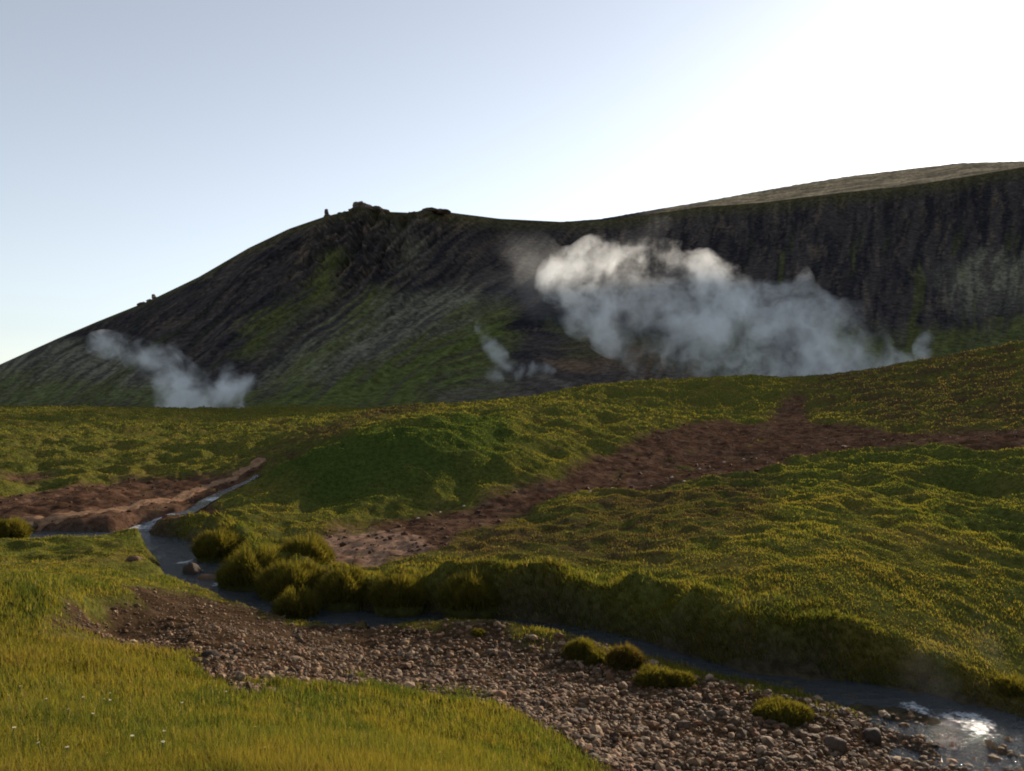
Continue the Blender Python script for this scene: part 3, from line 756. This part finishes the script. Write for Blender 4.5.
# on the bank the long grass hangs towards the water
eps = .15
_, _, _, _, _ = 0, 0, 0, 0, 0
d1 = poly_near(bx + eps, by, SD)[0] - BC['ds']; d2 = poly_near(bx, by + eps, SD)[0] - BC['ds']
az = np.where(bank * rng.random(n) > .25, np.arctan2(-d2, -d1) + rng.normal(0, .5, n), az)
v, f, c = blades(bx, by, bh, L, Wd, az, np.minimum(lean, 1.0), blade_colour(bx, by, BC))
grass = mesh_obj('grass', v, f, M_GRASS, {'blade': c})
tag(grass, 'olive green grass covering the meadow, bank and hummocky slope', 'grass', kind='stuff')

# tussocks: a domed root with long drooping blades
def tussock(u, v_, wpx, hk, label, group=None, tall=.26, brown=0.0, pos=None, fl=1.0):
    p = hit(u, v_) if pos is None else pos
    rad = wpx / F * p[1] / 2
    hgt = rad * hk
    # dome
    dv, df = ICO[3]
    d = dv * np.array((rad * .88, rad * .75 * fl, hgt * .85)); k = 1 + .12 * perlin(dv[:, 0] * 2 + u, dv[:, 1] * 2 + v_, 7); d = d * k[:, None]
    nb_ = int(4200 * min(1, rad / .5) + 700)
    a = rng.uniform(0, 2 * math.pi, nb_); q = np.sqrt(rng.random(nb_)) * .98
    bxx = np.cos(a) * q * rad * .9; byy = np.sin(a) * q * rad * .78 * fl; bzz = hgt * .85 * np.sqrt(np.maximum(0, 1 - q ** 2)) * (1 + .1 * np.sin(3 * a))
    LL = rng.uniform(.35, 1.25, nb_) * min(tall, rad * .42) * (1 + .3 * np.sin(a * 3 + u) + .2 * np.sin(a * 7 + v_))
    ln = np.clip(q * .85 + rng.normal(0, .28, nb_), 0, 1.2)
    cc = mix(PAL[1][None], PAL[0][None], rng.random((nb_, 1))); cc = mix(cc, PAL[3][None], (rng.random((nb_, 1)) < .2) * 1.0) * rng.uniform(.75, 1.25, (nb_, 1))
    cc = cc * .8
    cc = mix(cc, np.array([[.085, .050, .025]]), brown * rng.random((nb_, 1)))
    vv, ff, cl = blades(bxx, byy, bzz, LL, np.full(nb_, max(.007, p[1] * .0011)), a + rng.normal(0, .4, nb_), ln, cc)
    allv = np.vstack([d, vv]); o = mesh_obj('grass_tussock', allv, [df, ff + len(d)], [M_GROUND, M_GRASS],
        {'cover': np.vstack([np.ones((len(d), 3)) * (.045, .045, .014), cl]), 'blade': np.vstack([np.ones((len(d), 3)) * .05, cl])},
        matidx=np.concatenate([np.zeros(len(df)), np.ones(len(ff))]))
    o.location = (p[0], p[1], p[2] - hgt * .12)
    return tag(o, label, 'tussock', group)
GB, GT = 'tussocks on the gravel bar', 'tussocks along the stream bank'
tussock(582, 656, 36, .8, 'small round green tussock on gravel, first from the upstream end of the bar', GB)
tussock(597, 662, 26, .6, 'low flat green tussock between the round one and the brown one', GB)
tussock(626, 665, 40, .85, 'brown sided tussock with green top beside the dark bank', GB, brown=.9)
tussock(656, 684, 44, .55, 'spreading olive tussock on gravel, left lobe of a joined pair', GB)
tussock(680, 686, 30, .8, 'round olive tussock on gravel, right lobe of a joined pair', GB)
tussock(782, 714, 64, .34, 'broad flat lime tussock alone on the lower gravel bar', GB, tall=.09)
tussock(478, 636, 16, .7, 'tiny tussock at the water edge of the gravel', GB)
def bank_t(u, v_, wpx, hk, y, label, tall=.3):
    p = at(u, v_, y); tussock(u, v_, wpx, hk, label, GT, tall=tall, pos=p)
bank_t(252, 582, 74, .74, 19.2, 'big bushy tussock hanging over the stream bend')
bank_t(294, 594, 76, .7, 18.2, 'bushy tussock downstream of the biggest one at the bend')
bank_t(218, 556, 48, .9, 22.0, 'rounded tussock on the far bank above the boulders')
bank_t(306, 566, 60, .8, 20.3, 'tussock behind the bend, against the tan soil ledge')
bank_t(296, 614, 48, .75, 16.6, 'shaggy tussock at the tip of the gravel edge, near side of the stream', .24)
bank_t(345, 600, 56, .95, 17.3, 'dark overhanging tussock just right of the stream bend')
bank_t(400, 604, 60, .8, 16.9, 'overhanging tussock, second along the dark bank from the bend')
bank_t(470, 606, 62, .8, 16.6, 'overhanging tussock in the middle of the dark bank')
bank_t(1012, 694, 44, .5, 12.2, 'grassy tussock on the dark bank by the white water')
tussock(10, 538, 40, .8, 'green tussock at the end of the dirt flat', None)

# ------------------------------------------------------------------ flowers in the meadow
def flower_mesh(colr):
    vs, fs = [], []; np_ = 7
    for k in range(np_):
        a = k * 2 * math.pi / np_; a1, a2 = a - .3, a + .3; o = len(vs)
        vs += [(0, 0, .002), (math.cos(a1) * .6, math.sin(a1) * .6, .12), (math.cos(a) * 1, math.sin(a) * 1, .16), (math.cos(a2) * .6, math.sin(a2) * .6, .12)]
        fs.append((o, o + 1, o + 2, o + 3))
    return np.array(vs), np.array(fs)
def m_plain(name, c):
    t = NT(name); p = t.pos(); return t.done(t.princ(t.mixc(t.noise(p, 40), tuple(q * .85 for q in c), c), .7, .2).outputs[0])
M_WHITE, M_YEL, M_STEM = m_plain('white_petal', (.78, .77, .72)), m_plain('yellow_petal', (.62, .40, .03)), m_plain('flower_stem', (.06, .09, .02))
def make_flower(name, mat, rad):
    v, f = flower_mesh(0); v = v * rad; o = mesh_obj(name, v, f, mat, smooth=False)
    cv, cf = ICO[1]; mesh_obj('flower_centre', cv * rad * .28 + (0, 0, rad * .12), cf, M_YEL, parent=o)
    a = np.arange(5) * 2 * math.pi / 5; ring = np.stack([np.cos(a) * .0025, np.sin(a) * .0025], -1)
    sv_ = np.vstack([np.column_stack([ring, np.full(5, 0.0)]), np.column_stack([ring * 1.3 + (.012, 0), np.full(5, -.26)])])
    sf_ = np.array([[i, (i + 1) % 5, 5 + (i + 1) % 5, 5 + i] for i in range(5)])
    mesh_obj('stem', sv_, sf_, M_STEM, parent=o); return o
WH = [(68,719),(83,706),(104,709),(110,709),(46,710),(67,764),(163,757),(14,744),(8,703),(110,700),(132,748),(93,724),(20,694),(164,744),(210,694),(38,760),(226,700),(182,715)]
YE = [(107,770),(350,734),(385,752),(265,765),(420,745),(185,684),(212,681),(300,720),(255,741),(440,768),(60,690)]
def plant_flowers(spots, name, mat, rad, label, group):
    pr = make_flower(name, mat, rad)
    for j, (u, v_) in enumerate(spots):
        if j == 0: o = pr
        else:
            o = pr.copy(); col.objects.link(o)
            for ch in list(pr.children):
                cch = ch.copy(); col.objects.link(cch); cch.parent = o
        p = hit(u, v_ + 8); o.location = (p[0], p[1], p[2] + .12 + .04 * rng.random()); o.rotation_euler = (R(8) + rng.normal(0, .12), rng.normal(0, .12), rng.uniform(0, 6))
        s = rng.uniform(.8, 1.3); o.scale = (s, s, s)
        tag(o, label, 'flower', group)
plant_flowers(WH, 'white_flower', M_WHITE, .0105, 'small white flower on a thin stem in the near meadow', 'white flowers in the meadow')
plant_flowers(YE, 'yellow_flower', M_YEL, .009, 'small yellow flower on a thin stem in the near meadow', 'yellow flowers in the meadow')

# ------------------------------------------------------------------ steam
def steam(name, blobs, dens, label, nscale, wisp=0.6, edge=.5, colr=(.95, .98, 1.0), warp=6.0, cat='steam', shift=(0, 0)):
    """blobs: pixel u, v, distance, pixel radius. One closed hull holding an uneven cloud of vapour."""
    import bmesh
    B_ = [(at(u + shift[0], v + shift[1], y), rp / F * y) for u, v, y, rp in blobs]
    bm = bmesh.new()
    for c_, r_b in B_:
        bmesh.ops.create_icosphere(bm, subdivisions=3, radius=r_b * 1.32, matrix=Matrix.Translation(Vector(c_)))
    me = bpy.data.meshes.new(name); bm.to_mesh(me); bm.free()
    o = bpy.data.objects.new(name, me); col.objects.link(o)
    md = o.modifiers.new('Remesh', 'REMESH'); md.mode = 'VOXEL'; md.voxel_size = max(.02, min(r for _, r in B_) * .22)
    dg = bpy.context.evaluated_depsgraph_get(); me2 = bpy.data.meshes.new_from_object(o.evaluated_get(dg))
    o.modifiers.clear(); o.data = me2; bpy.data.meshes.remove(me); me2.name = name
    t = NT(name + '_vapour'); p = t.pos()
    ns = t.noise(p, nscale * .6, 5, .6, out=1)
    p2 = t.vmath('ADD', p, t.scale(t.vmath('SUBTRACT', ns, (.5, .5, .5)), warp))
    acc = None
    for c_, r_b in B_:
        d = t.vmath('DISTANCE', p2, tuple(c_), out=1)
        m = t.math('MULTIPLY_ADD', d, -1.0 / (r_b * 1.1), 1.0)
        if acc is None: acc = m
        else:
            nd = t.n('ShaderNodeMath', operation='SMOOTH_MAX'); t.put(nd.inputs[0], acc); t.put(nd.inputs[1], m); nd.inputs[2].default_value = .15; acc = nd.outputs[0]
    nz = t.noise(p2, nscale, 6, .66)
    x = t.math('ADD', acc, t.math('MULTIPLY_ADD', nz, 4.2 * wisp, -2.1 * wisp + .12))
    x = t.math('MULTIPLY', t.math('POWER', t.range(x, .0, edge, smooth=False), 1.7), t.range(acc, -.02, .22))
    pv = t.n('ShaderNodeVolumePrincipled'); pv.inputs['Color'].default_value = (*colr, 1); pv.inputs['Anisotropy'].default_value = .15
    t.link(t.math('MULTIPLY', x, dens), pv.inputs['Density'])
    t.link(pv.outputs[0], t.out.inputs['Volume'])
    me2.materials.clear(); me2.materials.append(t.m)
    for q in me2.polygons: q.use_smooth = True
    return tag(o, label, cat, 'steam plumes')
D0 = 172
steam('steam_plume', [(556,272,D0,28),(585,262,D0,30),(618,258,D0,30),(650,254,D0,26),(578,296,D0,30),(610,302,D0+4,38),(648,292,D0,42),(690,278,D0,32),(700,322,D0+4,50),(735,288,D0,32),(766,276,D0,26),(752,320,D0,52),(700,362,D0,34),(655,340,D0,34),(632,322,D0+2,32),(750,362,D0,34),(794,338,D0,46),(775,372,D0,32),(836,336,D0-4,38),(850,350,D0-10,30),(870,354,D0-14,26),(886,350,D0-20,24),(916,347,D0-28,18),(918,338,D0-32,14)],
      .20, 'biggest white steam cloud drifting across the dark hillside', .085, 1.6, 1.6, warp=32, shift=(14, 10))
steam('steam_plume', [(196,404,235,32),(184,384,235,28),(168,369,235,25),(150,360,235,22),(130,354,235,20),(108,351,235,17),(228,394,235,27),(246,388,235,20)], .17, 'white steam plume behind the flats at the foot of the left ridge', .11, 1.2, 1.1, warp=17, shift=(-4, 0))
steam('steam_plume', [(480,326,200,7),(486,334,200,9),(493,344,200,11),(500,355,200,12),(508,366,200,12),(520,370,200,10),(534,370,200,9),(547,371,200,8),(496,374,200,10)], .14, 'thin wisp of steam above small vents left of the main cloud', .20, 1.1, 1.1, warp=7)

steam('steam_veil', [(525,272,D0+12,34),(495,282,D0+16,30),(470,290,D0+18,24),(545,300,D0+10,30),(655,226,D0+10,20),(640,236,D0+8,22)],
      .008, 'faint veil of steam drifting left off the biggest cloud', .07, 1.2, 1.3, warp=34)
steam('steam_veil', [(at_u, at_v, y_, r_p) for at_u, at_v, y_, r_p in [(850,690,12.2,26),(880,672,12.4,32),(915,650,12.6,34),(950,640,12.8,34),(940,690,11.9,30),(985,650,12.8,30)]],
      .028, 'thin warm mist rising off the stream at the dark bank', 1.0, 1.0, 1.3, warp=1.6)
